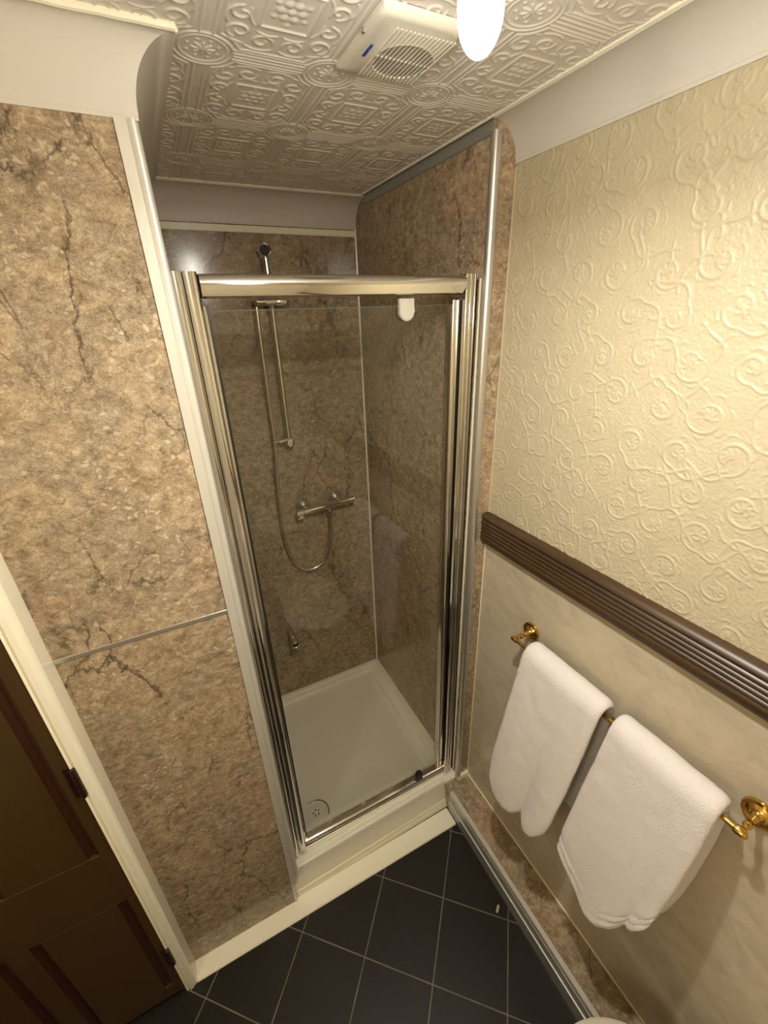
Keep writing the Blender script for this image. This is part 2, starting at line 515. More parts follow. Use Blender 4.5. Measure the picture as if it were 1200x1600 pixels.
def make_grid_mesh(name, co, quads, extra, mat):
    me = bpy.data.meshes.new(name)
    faces = np.vstack([quads, np.array(extra)]) if extra else quads
    me.vertices.add(len(co)); me.vertices.foreach_set('co', np.asarray(co, dtype=np.float32).ravel())
    me.loops.add(faces.size); me.loops.foreach_set('vertex_index', faces.astype(np.int32).ravel())
    me.polygons.add(len(faces)); me.polygons.foreach_set('loop_start', (np.arange(len(faces)) * 4).astype(np.int32))
    me.polygons.foreach_set('use_smooth', np.ones(len(faces), dtype=bool))
    me.update(calc_edges=True); me.validate()
    me.materials.append(mat)
    o = bpy.data.objects.new(name, me); col.objects.link(o)
    return o

c = build_ceiling(); c['kind'] = 'structure'; c['label'] = 'off-white ceiling of embossed paper with medallions and scrolls'

# ------------------------------------------------------------ FLOOR
bm = bmesh.new(); box(bm, (XL - 0.1, YREAR - 0.1, -0.05), (XR + 0.06, YB + 0.05, 0.0))
struct('floor', bm, M_tile, 'dark slate-look floor tiles laid diagonally with pale grout')

# ------------------------------------------------------------ WALLS
def build_right_wall():
    ya, yb, za, zb = -1.02, 0.034, 1.31, 2.262
    F = Field(ya, za, yb - ya, zb - za, 0.0016)
    rnd = random.Random(11)
    def leaf(x, y, a, L, w, bend, h=0.9):
        """a tapering curved leaf blade"""
        P = []
        for m in range(9):
            q = m / 8
            P.append((x + L * q * math.cos(a + bend * q), y + L * q * math.sin(a + bend * q)))
        F.stroke(P, w, h, True)
    pitch = 0.088
    centres = []
    for i in range(-1, 14):
        for j in range(-1, 14):
            cx = ya + (i + 0.5 * (j % 2)) * pitch + rnd.uniform(-0.009, 0.009)
            cz = za + j * pitch * 0.84 + rnd.uniform(-0.009, 0.009)
            hand = 1 if (i + 2 * j) % 3 else -1
            a0 = rnd.uniform(0, 2 * PI)
            r = rnd.uniform(0.023, 0.034)
            sp = spiral(cx, cz, r, 0.92, a0, hand, 0.42, 30)
            F.stroke(sp, 0.0027, 1.0, True)
            # acanthus curl inside the scroll : a fan of lobes round a hooked tip
            ex, ez = sp[-1]
            for q in range(5):
                t = a0 + hand * (0.92 * 2 * PI - 0.5 - q * 0.75)
                rr = r * 0.50
                leaf(cx + 0.10 * rr * math.cos(t), cz + 0.10 * rr * math.sin(t), t, rr * 0.95, 0.0022, 0.7 * hand, 0.85)
            F.stroke(spiral(cx, cz, r * 0.28, 0.8, a0 + 1.0, -hand, 0.2, 12), 0.0022, 0.95)
            # stem leaving the scroll in an S towards a neighbour
            sx, sz = sp[0]; nxn, nzn = math.cos(a0), math.sin(a0)
            L = rnd.uniform(0.045, 0.075); P = []
            for m in range(15):
                q = m / 14
                P.append((sx + hand * math.sin(a0) * L * q + nxn * 0.014 * math.sin(PI * q * 1.4), sz - hand * math.cos(a0) * L * q + nzn * 0.014 * math.sin(PI * q * 1.4)))
            F.stroke(P, 0.0026, 0.95, True)
            da = math.atan2(P[9][1] - P[6][1], P[9][0] - P[6][0])
            leaf(P[7][0], P[7][1], da + 0.7, 0.019, 0.0026, 0.9); leaf(P[7][0], P[7][1], da - 0.7, 0.016, 0.0024, -0.9)
            for q in (-0.8, 0.0, 0.8):
                leaf(P[-1][0], P[-1][1], da + q, 0.015, 0.0022, q * 0.7, 0.85)
            # outer petals hugging the scroll
            for q in range(4):
                t0 = a0 + hand * (1.2 + q * 0.95)
                leaf(cx + (r + 0.003) * math.cos(t0), cz + (r + 0.003) * math.sin(t0), t0 + hand * 0.9, 0.014, 0.0020, hand * 0.9, 0.75)
    Z = F.Z.copy()
    # pebbled ground between the scrolls
    st = np.zeros_like(Z); nr = np.random.RandomState(2)
    raw = nr.rand(*Z.shape)
    sm = (raw + np.roll(raw, 1, 0) + np.roll(raw, 1, 1) + np.roll(np.roll(raw, 1, 0), 1, 1)) / 4
    Z = np.maximum(Z, np.clip((sm - 0.45) * 2.2, 0, 0.34) * (Z < 0.3))
    nx, ny = F.nx, F.ny
    ed = np.minimum.reduce([np.ones((nx, ny)), np.broadcast_to(np.arange(nx)[:, None] / 3.0, (nx, ny)), np.broadcast_to((nx - 1 - np.arange(nx))[:, None] / 3.0, (nx, ny)),
                            np.broadcast_to(np.arange(ny)[None, :] / 3.0, (nx, ny)), np.broadcast_to((ny - 1 - np.arange(ny))[None, :] / 3.0, (nx, ny))])
    XX = XR - 0.0017 * Z * ed
    co = np.stack([XX, F.X, F.Y], -1).reshape(-1, 3)
    y1 = F.X[-1, 0]; z1 = F.Y[0, -1]
    idx = np.arange(nx * ny).reshape(nx, ny)
    q = np.stack([idx[:-1, :-1], idx[:-1, 1:], idx[1:, 1:], idx[1:, :-1]], -1).reshape(-1, 4)
    ev = []; extra = []
    def quad(y0, y1_, z0, z1_, x=XR):
        k = len(co) + len(ev)
        ev.extend([(x, y0, z0), (x, y0, z1_), (x, y1_, z1_), (x, y1_, z0)]); extra.append((k, k + 1, k + 2, k + 3))
    quad(YREAR - 0.1, ya, 0, H); quad(ya, y1, 0, za); quad(ya, y1, z1, H); quad(y1, YB + 0.05, 0, H)
    quad(YREAR - 0.1, YB + 0.05, 0, H, XR + 0.05)
    return make_grid_mesh('wall_right', np.vstack([co, ev]), q, extra, M_paper)
wr = build_right_wall(); wr['kind'] = 'structure'; wr['label'] = 'right wall with cream-yellow embossed scroll wallpaper'

bm = bmesh.new(); box(bm, (-0.40, YB, 0.0), (XR, YB + 0.05, H))
struct('wall_back', bm, M_marble, 'shower back wall lined with brown marble-look panel')
bm = bmesh.new(); box(bm, (W, 0.0335, 0.0), (XR - 0.0005, YB, H - 0.001))
struct('wall_shower_right', bm, M_marble, 'right side of the shower lined with brown marble-look panel')
# partition: lower and upper panel with a metal strip between
bm = bmesh.new(); box(bm, (-0.40, 0.0, 0.0), (-0.036, YB, 0.150)); box(bm, (-0.40, 0.0, 0.150), (-0.0125, YB, 1.303)); box(bm, (-0.40, 0.0, 1.311), (-0.0125, YB, H - 0.001)); box(bm, (-0.4, 0.004, 1.29), (-0.0125, YB, 1.32))
struct('wall_partition', bm, M_marble, 'marble-look wall panels left of the shower')
bm = bmesh.new(); box(bm, (XL, 0.0, 0.0), (-0.40, 0.05, H - 0.001)); struct('wall_front', bm, M_plainwall)
bm = bmesh.new(); box(bm, (XL - 0.05, YREAR, 0.0), (XL, 0.05, H)); struct('wall_left', bm, M_plainwall)
bm = bmesh.new(); box(bm, (XL, YREAR - 0.05, 0.0), (XR, YREAR, H)); struct('wall_rear', bm, M_plainwall)

# cream laminate below the dado
bm = bmesh.new(); box(bm, (XR - 0.004, YREAR, 0.10), (XR, 0.033, 1.30))
tag(struct('wall_dado_panel', bm, M_cream, 'cream marble-look panel under the brown dado rail'), 'cream marble-look panel under the brown dado rail', 'wall panel')
del bpy.data.objects['wall_dado_panel']['category']

trim_n = 0
def trim(bm, mat, label, ang=35):
    global trim_n
    trim_n += 1
    return struct('trim_%d' % trim_n, bm, mat, label, ang)

# seam strip in the partition
bm = bmesh.new(); box(bm, (-0.385, -0.002, 1.3015), (-0.043, 0.003, 1.3125), 0.0008, 1)
trim(bm, M_satin, 'thin metal strip between upper and lower left wall panels')

# ---------------- coving (cavetto profile)
def cavetto(proj, drop, n=14, lip=0.006):
    """profile from ceiling edge to wall edge: (distance from wall, depth below the ceiling)"""
    pts = [(proj, 0.0), (proj, lip)]
    for i in range(n + 1):
        t = math.radians(90 * i / n)
        pts.append((lip * 0.6 + (proj - lip * 0.6) * (1 - math.sin(t)), lip + (drop - lip * 2) * (1 - math.cos(t))))
    pts += [(0.003, drop - lip), (0.003, drop), (-0.001, drop), (-0.001, 0.0)]
    return pts
def sweep_cove(bm, path, prof):
    """path: list of (point on wall line, outward unit offset direction scaled for the mitre)"""
    rings = []
    for (p, o) in path:
        rings.append([bm.verts.new((p[0] + o[0] * d, p[1] + o[1] * d, H - 0.0003 - z)) for d, z in prof])
    n = len(prof)
    for a, b in zip(rings, rings[1:]):
        for i in range(n): bm.faces.new((a[i], a[(i + 1) % n], b[(i + 1) % n], b[i]))
    bm.faces.new(rings[0]); bm.faces.new(rings[-1])
bm = bmesh.new()
sweep_cove(bm, [((XL, 0.0), (0, -0.55)), ((-0.0125, 0.0), (1.13, -0.55)), ((-0.0125, YB), (0.85, 0))], cavetto(0.064, 0.100))
trim(bm, M_white, 'white coving over the left marble panel, turning into the shower', 40)
bm = bmesh.new()
sweep_cove(bm, [((-0.02, YB), (0, -1)), ((W, YB), (0, -1))], cavetto(0.085, 0.088))
trim(bm, M_white, 'white coving above the shower back wall', 40)
bm = bmesh.new()
sweep_cove(bm, [((XR, 0.0325), (-1, 0)), ((XR, YREAR), (-1, 0))], cavetto(0.068, 0.077))
trim(bm, M_white, 'white coving above the wallpaper on the right wall', 40)
bm = bmesh.new()
box(bm, (0.0, YB - 0.007, 2.177), (W - 0.006, YB, 2.196), 0.002)
rr = random.Random(5)
trim(bm, M_gloss, 'white painted batten under the shower coving')
# thin white line where ceiling meets the shower side, and painted rim along coving edges
bm = bmesh.new(); tube(bm, [(0.672, 0.71, H - 0.001), (0.673, 0.03, H - 0.001), (0.673, YREAR, H - 0.001)], 0.0035, 8)
trim(bm, M_gloss, 'painted bead along the ceiling above the right wall')
bm = bmesh.new(); tube(bm, [(0.04, 0.713, H - 0.001), (0.676, 0.713, H - 0.001)], 0.0035, 8)
trim(bm, M_gloss, 'painted bead along the ceiling above the shower back wall')
bm = bmesh.new()
pp = [(XL, -0.036, H - 0.003)] + [(-0.4 + 0.023 * i, -0.0360 + rr.uniform(-0.001, 0.001), H - 0.0035 + rr.uniform(-0.0005, 0.0005)) for i in range(20)] + [(0.058, -0.036, H - 0.003), (0.0605, -0.0335, H - 0.006)]
tube(bm, pp, [0.0052] * (len(pp) - 1) + [0.0035], 8)
trim(bm, M_gloss, 'rough cream painted rim of the left coving')
# rough filler where the coving stops at the right panel
bm = bmesh.new()
pf = [(d, z) for d, z in cavetto(0.066, 0.078) if True][1:-3]
tube(bm, [(XR - d - 0.001, 0.0325, H - z - 0.002) for d, z in pf], [0.0048 + 0.0014 * math.sin(i * 2.3) for i in range(len(pf))], 8)
trim(bm, M_gloss, 'rough white filler at the end of the right coving')
# dark metal channel at the top of the shower side panel
bm = bmesh.new(); box(bm, (W - 0.004, 0.048, 2.260), (W + 0.002, 0.71, H - 0.002), 0.002)
trim(bm, M_grey, 'grey metal channel along the top of the shower side panel')
# inner corner bead
bm = bmesh.new(); tube(bm, [(W - 0.002, YB - 0.002, 0.15), (W - 0.002, YB - 0.002, 2.2)], 0.0042, 8)
trim(bm, M_gloss, 'white sealant bead in the back corner of the shower')
# left jamb corner trim : flat flange + rounded nose
bm = bmesh.new()
poly = [(-0.043, 0.001), (-0.043, -0.0035), (-0.027, -0.0035)] + arc(-0.0190, 0.0050, 0.0085, 210, 360, 10)[1:] + [(-0.0105, 0.055), (-0.0130, 0.055), (-0.0130, 0.001)]
prism(bm, poly, lambda x, y: (x, y, 0.151), lambda x, y: (x, y, 2.190))
prism(bm, [(-0.043, 0.001), (-0.043, -0.003), (-0.034, -0.003), (-0.032, 0.0), (-0.032, 0.02), (-0.0355, 0.02), (-0.0355, 0.001)], lambda x, y: (x, y, 0.0085), lambda x, y: (x, y, 0.150))
trim(bm, M_creamal, 'champagne metal corner trim on the left jamb of the shower', 30)
# right corner trim : large round nose
bm = bmesh.new()
poly = [(W + 0.006, 0.033), (W + 0.006, 0.028)] + arc(W - 0.001, 0.0335, 0.0125, 300, 95, 16) + [(W, 0.046), (W + 0.003, 0.034)]
prism(bm, poly, lambda x, y: (x + 0.004, y, 0.151), lambda x, y: (x - 0.001, y, 2.262))
trim(bm, M_satin, 'rounded satin metal corner trim right of the shower door', 30)
# caulk lines on the strip / wallpaper edge and dado panel edge
bm = bmesh.new(); tube(bm, [(XR - 0.001, 0.033 - 0.002, 1.35), (XR - 0.001, 0.031, 2.205)], 0.0028, 6)
trim(bm, M_paper, 'cream caulk line beside the wallpaper')
bm = bmesh.new(); tube(bm, [(XR - 0.003, 0.031, 0.128), (XR - 0.003, 0.031, 1.262)], 0.0030, 6)
trim(bm, M_sil, 'cream caulk line beside the dado panel')
bm = bmesh.new(); tube(bm, [(XR - 0.004, 0.030, 0.1275), (XR - 0.004, YREAR, 0.1275)], 0.0042, 8)
trim(bm, M_sil, 'cream sealant bead where the pipe boxing meets the wall')

# dado rail : reeded moulding
bm = bmesh.new()
prof = [(0, 0.0), (0.012, 0.0), (0.020, 0.004), (0.024, 0.014), (0.026, 0.026), (0.0225, 0.031)]
z = 0.031
for k in range(4):
    for i in range(1, 6):
        t = PI * i / 5
        prof.append((0.0215 + 0.0045 * math.sin(t), z + 0.0125 * i / 5))
    z += 0.0125
prof += [(0.023, z + 0.003), (0.026, z + 0.010), (0.022, z + 0.019), (0.010, z + 0.023), (0.0, z + 0.023)]
prism(bm, prof, lambda d, q: (XR - d, 0.041, 1.258 + q), lambda d, q: (XR - d, YREAR, 1.285 + (1 - 0.17) * q + 0.001))
trim(bm, M_dado, 'dark brown reeded wooden dado rail on the right wall', 50)

# pipe boxing along the right wall
bm = bmesh.new(); box(bm, (0.629, YREAR, 0.0), (XR - 0.0005, 0.004, 0.126))
box(bm, (0.629, 0.0035, 0.0), (XR - 0.0005, 0.036, 0.126))
struct('baseboard_right', bm, M_marble, 'low marble-look pipe boxing along the right wall')
bm = bmesh.new()
prism(bm, [(0.6255, 0.104), (0.6255, 0.1285), (0.640, 0.1285), (0.640, 0.126), (0.6295, 0.126), (0.6295, 0.104)],
      lambda x, z: (x, -0.002, z), lambda x, z: (x, YREAR, z))
trim(bm, M_creamal, 'pale metal angle along the boxing edge')
bm = bmesh.new(); box(bm, (0.6245, YREAR, 0.001), (0.6292, 0.0, 0.104))
trim(bm, M_grey, 'dark facing strip of the boxing')
bm = bmesh.new(); tube(bm, [(0.6235, -0.002, 0.066), (0.6235, YREAR, 0.066)], 0.0035, 8)
trim(bm, M_creamal, 'bright metal bead along the boxing front')

# timber ledge on the floor in front of partition and tray
bm = bmesh.new()
hexa(bm, [(-0.380, -0.056, 0.0), (0.622, -0.060, 0.0), (0.6225, 0.012, 0.0), (-0.380, 0.004, 0.0)],
     [(-0.380, -0.053, 0.008), (0.622, -0.057, 0.008), (0.6225, 0.012, 0.008), (-0.380, 0.004, 0.008)])
bmesh.ops.bevel(bm, geom=bm.edges[:], offset=0.002, segments=2, affect='EDGES')
struct('baseboard_front', bm, M_gloss, 'cream painted ledge board along the floor under panel and tray')
# step riser under the tray with a bead at its foot
bm = bmesh.new()
hexa(bm, [(-0.031, 0.006, 0.0), (0.628, 0.018, 0.0), (0.628, 0.046, 0.0), (-0.031, 0.030, 0.0)],
     [(-0.031, 0.007, 0.038), (0.628, 0.026, 0.038), (0.628, 0.046, 0.038), (-0.031, 0.030, 0.038)])
hexa(bm, [(-0.031, 0.012, 0.038), (0.628, 0.031, 0.038), (0.628, 0.046, 0.038), (-0.031, 0.030, 0.038)],
     [(-0.031, 0.023, 0.138), (0.628, 0.040, 0.138), (0.628, 0.047, 0.138), (-0.031, 0.034, 0.138)])
plinth = thing('tray_plinth', 'grey-cream riser with two screw caps below the shower tray', 'plinth', (0.3, 0.02, 0.0))
obj('riser_panel', bm, M_acryl, plinth)
bm = bmesh.new(); tube(bm, [(-0.030, 0.008, 0.038), (0.626, 0.028, 0.038)], 0.0032, 8)
o = obj('sealant_bead', bm, M_sil, plinth)
for (x, y, z) in ((0.050, 0.0185, 0.078), (0.535, 0.0325, 0.078)):
    bm = bmesh.new(); lathe(bm, (x, y + 0.002, z), (0, -1, 0.1), [(0, 0.0042), (0.0022, 0.0040), (0.0030, 0.002), (0.0031, 0)], 16)
    obj('screw_cap', bm, M_gloss, plinth)

# ------------------------------------------------------------ DOOR AT THE LEFT
door_y = -0.056
dt = bpy.data.objects.new('door_1', None); col.objects.link(dt); dt.location = (-0.78, door_y, 0.0)
dt['kind'] = 'structure'; dt['label'] = 'dark brown panelled door at the left'
dx0, dx1 = -1.12, -0.412
bm = bmesh.new()
xs = [dx0, -1.09, -0.90, -0.86, -0.66, -0.62, -0.437, dx1] ; xs = [dx0, -1.095, -0.90, -0.655, -0.437, dx1]
zs = [0.02, 0.035, 0.60, 0.78, 1.96]
panels = [(-0.640, -0.437, 0.78, 1.88), (-1.08, -0.685, 0.78, 1.88), (-0.640, -0.432, 0.075, 0.575), (-1.08, -0.685, 0.075, 0.575)]
box(bm, (dx0, door_y + 0.010, 0.02), (dx1, door_y + 0.038, 1.97))
for (x0, x1, z0, z1) in [(dx0, -1.08, 0.02, 1.97), (-0.685, -0.640, 0.02, 1.97), (-0.437, dx1, 0.575, 1.97), (-0.432, dx1, 0.02, 0.575),
                         (-1.08, -0.685, 0.02, 0.075), (-0.640, -0.432, 0.02, 0.075), (-1.08, -0.685, 0.575, 0.78), (-0.640, -0.437, 0.575, 0.78),
                         (-1.08, -0.685, 1.88, 1.97), (-0.640, -0.437, 1.88, 1.97)]:
    box(bm, (x0, door_y, z0), (x1, door_y + 0.012, z1), 0.0006, 1)
leaf = obj('door_leaf', bm, M_door, dt)
for (x0, x1, z0, z1) in panels:
    w = 0.024; y1 = door_y + 0.010
    for (ga, gb) in ((x0, x0 + w), (x1 - w, x1)):                  # sunk dark grooves either side of the panel
        bm = bmesh.new(); m_ = (ga + gb) / 2
        prism(bm, [(ga, y1 - 0.006), (m_, y1 - 0.001), (gb, y1 - 0.006), (gb, y1 + 0.001), (ga, y1 + 0.001)], lambda x, y: (x, y, z0), lambda x, y: (x, y, z1))
        obj('panel_groove', bm, M_moulding, dt, 20)
    bm = bmesh.new(); box(bm, (x0 + w, door_y, z0 - 0.0005), (x1 - w, y1 + 0.001, z1 + 0.0005), 0.0006, 1)
    obj('door_panel', bm, M_door, dt, 20)
for z in (1.035, 0.235):
    bm = bmesh.new()
    for k in range(5):
        tube(bm, [(-0.408, door_y - 0.006, z - 0.045 + k * 0.018), (-0.408, door_y - 0.006, z - 0.0285 + k * 0.018)], 0.0055, 12)
    box(bm, (-0.424, door_y - 0.0015, z - 0.045), (-0.408, door_y + 0.001, z + 0.045))
    h = obj('hinge', bm, M_hinge, dt)
# architrave with stepped moulding
bm = bmesh.new()
poly = [(-0.379, 0.006), (-0.379, -0.050), (-0.382, -0.055), (-0.388, -0.056), (-0.392, -0.061), (-0.400, -0.0615), (-0.4035, -0.057), (-0.4055, -0.057), (-0.4095, -0.060), (-0.411, -0.058), (-0.411, 0.006)]
prism(bm, poly, lambda x, y: (x, y, 0.0), lambda x, y: (x, y, 2.05))
prism(bm, [(x, y) for x, y in poly], lambda x, y: (-1.121, y, 1.975 + (-0.379 - x) * -1 + 0.032) if False else (-1.121, y, 2.05 - (x + 0.411) ), lambda x, y: (-0.379, y, 2.05 - (x + 0.411)))
struct('door_frame', bm, M_gloss, 'cream gloss painted door frame beside the left wall panel', 25)
bm = bmesh.new(); prism(bm, [(-x - 1.532, y) for x, y in poly], lambda x, y: (x, y, 0.0), lambda x, y: (x, y, 2.05)); 
trim(bm, M_gloss, 'cream gloss door frame, hidden far side', 25)

# ------------------------------------------------------------ SHOWER TRAY
tray = thing('shower_tray', 'low white acrylic shower tray behind the glass door', 'shower tray', (0.35, 0.42, 0.10))
bm = bmesh.new()
zt = 0.148
outer = [(-0.019, 0.022), (0.683, 0.040), (0.683, 0.7985), (-0.019, 0.7985)]
loops = []
def loop(off, z, y_extra=0.0):
    ox0, oxr, oyf, oyb = off
    return [(-0.0315 + ox0, 0.020 + oyf, z), (0.684 - oxr, 0.040 + oyf, z), (0.684 - oxr, 0.7985 - oyb, z), (-0.0315 + ox0, 0.7985 - oyb, z)]
L = [loop((0, 0, 0.030, 0), 0.060), loop((0, 0, 0.030, 0), 0.1387), loop((0, 0, 0.003, 0), 0.1387), loop((0, 0, 0.003, 0), zt - 0.006), loop((0.0, 0.0, 0.004, 0.0), zt - 0.003), loop((0.0, 0.0, 0.009, 0), zt),
     loop((0.0, 0, 0.020, 0), zt), loop((0.0, 0, 0.022, 0), zt - 0.006), loop((0.0, 0, 0.028, 0), zt - 0.006), loop((0.0, 0, 0.031, 0), zt + 0.001),
     loop((0.018, 0.020, 0.075, 0.016), zt + 0.001), loop((0.030, 0.030, 0.085, 0.024), zt - 0.010), loop((0.040, 0.055, 0.090, 0.034), zt - 0.013),
     loop((0.055, 0.068, 0.105, 0.046), zt - 0.030), loop((0.10, 0.11, 0.14, 0.10), zt - 0.034), loop((0.25, 0.25, 0.30, 0.30), zt - 0.036)]
rings = [[bm.verts.new(p) for p in l] for l in L]
for a, b in zip(rings, rings[1:]):
    for i in range(4): bm.faces.new((a[i], a[(i + 1) % 4], b[(i + 1) % 4], b[i]))
bm.faces.new(rings[-1]); bm.faces.new(rings[0])
# tray nose runs on to the wall over the boxing
box(bm, (0.6285, 0.0365, 0.1262), (0.6845, 0.078, 0.1386))
hexa(bm, [(0.683, 0.043, 0.126), (0.7375, 0.045, 0.126), (0.7375, 0.034, 0.126), (0.683, 0.034, 0.126)][::-1] if False else [(0.683, 0.0225, 0.127), (0.737, 0.0225, 0.127), (0.737, 0.0335, 0.127), (0.683, 0.0335, 0.127)],
     [(0.683, 0.0225, 0.147), (0.737, 0.0225, 0.147), (0.737, 0.0335, 0.147), (0.683, 0.0335, 0.147)])
obj('tray_body', bm, M_acryl, tray, 28)
bm = bmesh.new()
lathe(bm, (0.112, 0.185, 0.113), (0, 0, 1), [(0, 0.056), (0.003, 0.056), (0.0045, 0.053), (0.0045, 0.047), (0.002, 0.044), (0.005, 0.036), (0.008, 0.020), (0.009, 0.0)], 40)
dr = obj('drain_cover', bm, M_acryl, tray); dr['label'] = 'round drain cover with five holes'
for k in range(5):
    a = k * 2 * PI / 5 + 0.4
    bm = bmesh.new(); lathe(bm, (0.112 + 0.0115 * math.cos(a), 0.185 + 0.0115 * math.sin(a), 0.1205), (0, 0, 1), [(0, 0.0031), (0.0018, 0.0031), (0.0019, 0)], 12)
    obj('drain_hole', bm, M_dark, dr)
bm = bmesh.new()
pts = [(0.112 + 0.050 * math.cos(a), 0.185 + 0.050 * math.sin(a), 0.1185) for a in np.linspace(-0.6, 1.9, 20)]
tube(bm, pts, 0.0028, 8); obj('drain_ring', bm, M_chrome, dr)

# ------------------------------------------------------------ SHOWER ENCLOSURE
enc = thing('shower_enclosure', 'chrome framed pivot shower door of clear glass in the alcove', 'shower door', (0.34, 0.075, 0.149))
ZT = 2.0; ZB = 0.150
# left wall channel and wide rounded stile
bm = bmesh.new()
prism(bm, [(-0.0098, 0.098), (-0.0098, 0.058)] + arc(-0.0008, 0.058, 0.0088, 180, 350, 10) + [(0.0085, 0.066), (0.0085, 0.098)], lambda x, y: (x, y, ZB + 0.002), lambda x, y: (x, y, ZT))
obj('wall_channel', bm, M_chrome, enc, 30)
bm = bmesh.new()
prism(bm, [(0.0095, 0.098), (0.0095, 0.066)] + arc(0.0235, 0.066, 0.0132, 180, 360, 14) + [(0.0375, 0.070), (0.0375, 0.098)], lambda x, y: (x, y, ZB + 0.004), lambda x, y: (x, y, ZT))
obj('hinge_stile', bm, M_chrome, enc, 30)
bm = bmesh.new(); box(bm, (0.0382, 0.075, ZB + 0.02), (0.0435, 0.092, 1.945), 0.001, 1)
st = obj('door_edge_stile', bm, M_chrome, enc)
bm = bmesh.new(); box(bm, (0.0438, 0.0765, ZB + 0.02), (0.0485, 0.0885, 1.945))
obj('seal', bm, M_black, st)
# right post with ribs
bm = bmesh.new()
rib = [(0.681, 0.100), (0.6395, 0.100), (0.6395, 0.062)] + arc(0.6435, 0.062, 0.004, 180, 360, 6) + [(0.650, 0.066), (0.653, 0.066)] + arc(0.6565, 0.062, 0.0035, 180, 360, 6) + [(0.6625, 0.067), (0.6655, 0.067)] + arc(0.669, 0.063, 0.0035, 180, 360, 6) + [(0.6755, 0.068), (0.681, 0.068)]
prism(bm, rib, lambda x, y: (x, y, ZB + 0.002), lambda x, y: (x, y, ZT))
obj('wall_channel', bm, M_chrome, enc, 30)
bm = bmesh.new(); tube(bm, [(0.6815, 0.058, ZB), (0.6815, 0.058, 1.99)], [0.003, 0.003], 8)
o = obj('sealant_bead', bm, M_sil, enc)
bm = bmesh.new()
prism(bm, arc(0.618, 0.076, 0.007, 180, 360, 8) + [(0.634, 0.078), (0.634, 0.094), (0.611, 0.094)], lambda x, y: (x, y, ZB + 0.02), lambda x, y: (x, y, 1.945))
st2 = obj('closing_stile', bm, M_chrome, enc, 30)
bm = bmesh.new(); box(bm, (0.6345, 0.082, ZB + 0.01), (0.639, 0.092, 1.95)); obj('magnetic_seal', bm, M_black, st2)
# header
bm = bmesh.new()
hp = [(0.100, 1.957), (0.100, 1.997), (0.070, 1.9975)] + [(0.070 - 0.0165 * math.sin(t), 1.9975 - 0.0195 * (1 - math.cos(t))) for t in np.linspace(0.1, PI * 0.62, 10)] + [(0.056, 1.963), (0.057, 1.9595), (0.062, 1.957)]
prism(bm, hp, lambda y, z: (0.0385, y, z), lambda y, z: (0.640 - max(0, 1.975 - z) * 0.7, y, z))
hd = obj('header_rail', bm, M_chrome, enc, 30)
bm = bmesh.new(); box(bm, (0.6385, 0.066, 1.985), (0.6430, 0.074, 1.996), 0.001); e = obj('end_cap', bm, M_plastic, hd); 
bm = bmesh.new(); box(bm, (0.046, 0.074, 1.944), (0.62, 0.090, 1.957)); 
# bottom rail
bm = bmesh.new()
prism(bm, [(0.094, 0.166), (0.094, 0.192), (0.082, 0.193)] + arc(0.072, 0.183, 0.0100, 90, 250, 10) + [(0.072, 0.1735), (0.078, 0.166)], lambda y, z: (0.0385, y, z), lambda y, z: (0.640, y, z))
obj('bottom_rail', bm, M_chrome, enc, 30)
bm = bmesh.new(); box(bm, (0.046, 0.080, 0.150), (0.640, 0.092, 0.1655)); obj('drip_seal', bm, M_black, enc)
bm = bmesh.new(); tube(bm, [(-0.009, 0.068, 0.152), (0.681, 0.072, 0.152)], 0.0045, 8); obj('sealant_bead', bm, M_sil, enc)
for (x, y) in ((0.012, 0.056), (0.024, 0.06), (0.672, 0.058)):
    pass
# glass
bm = bmesh.new(); box(bm, (0.0475, 0.080, 0.185), (0.614, 0.0855, 1.934)); bmesh.ops.recalc_face_normals(bm, faces=bm.faces)
obj('glass_panel', bm, M_glass, enc)
bm = bmesh.new(); box(bm, (0.048, 0.0805, 1.9342), (0.6135, 0.085, 1.9352)); obj('glass_edge', bm, simple('green_glass_edge', (0.10, 0.12, 0.09, 1), 0.2), enc)
# pivots
bm = bmesh.new()
sh = [(-0.0195, 0.0), (0.0195, 0.0), (0.0195, -0.028)] + [(0.0195 * math.cos(t), -0.028 - 0.0195 * math.sin(t)) for t in np.linspace(0, PI, 14)][1:-1] + [(-0.0195, -0.028)]
prism(bm, sh, lambda x, z: (0.481 + x, 0.0775, 1.950 + z), lambda x, z: (0.481 + x, 0.066, 1.950 + z))
bmesh.ops.bevel(bm, geom=[e for e in bm.edges if all(abs(v.co.y - 0.066) < 1e-5 for v in e.verts)], offset=0.0025, segments=2, affect='EDGES')
pv = obj('pivot_block', bm, simple('beige_plastic', (0.50, 0.47, 0.40, 1), 0.35), enc); pv['label'] = 'rounded white plastic pivot block hanging from the header'
bm = bmesh.new()
prism(bm, [(x * 0.72, z * 0.9) for x, z in sh], lambda x, z: (0.519 + x, 0.0775, 0.196 - z), lambda x, z: (0.519 + x, 0.060, 0.196 - z))
bmesh.ops.bevel(bm, geom=[e for e in bm.edges if all(abs(v.co.y - 0.060) < 1e-5 for v in e.verts)], offset=0.003, segments=2, affect='EDGES')
pv = obj('pivot_block', bm, M_black, enc); pv['label'] = 'black pivot block at the foot of the glass'

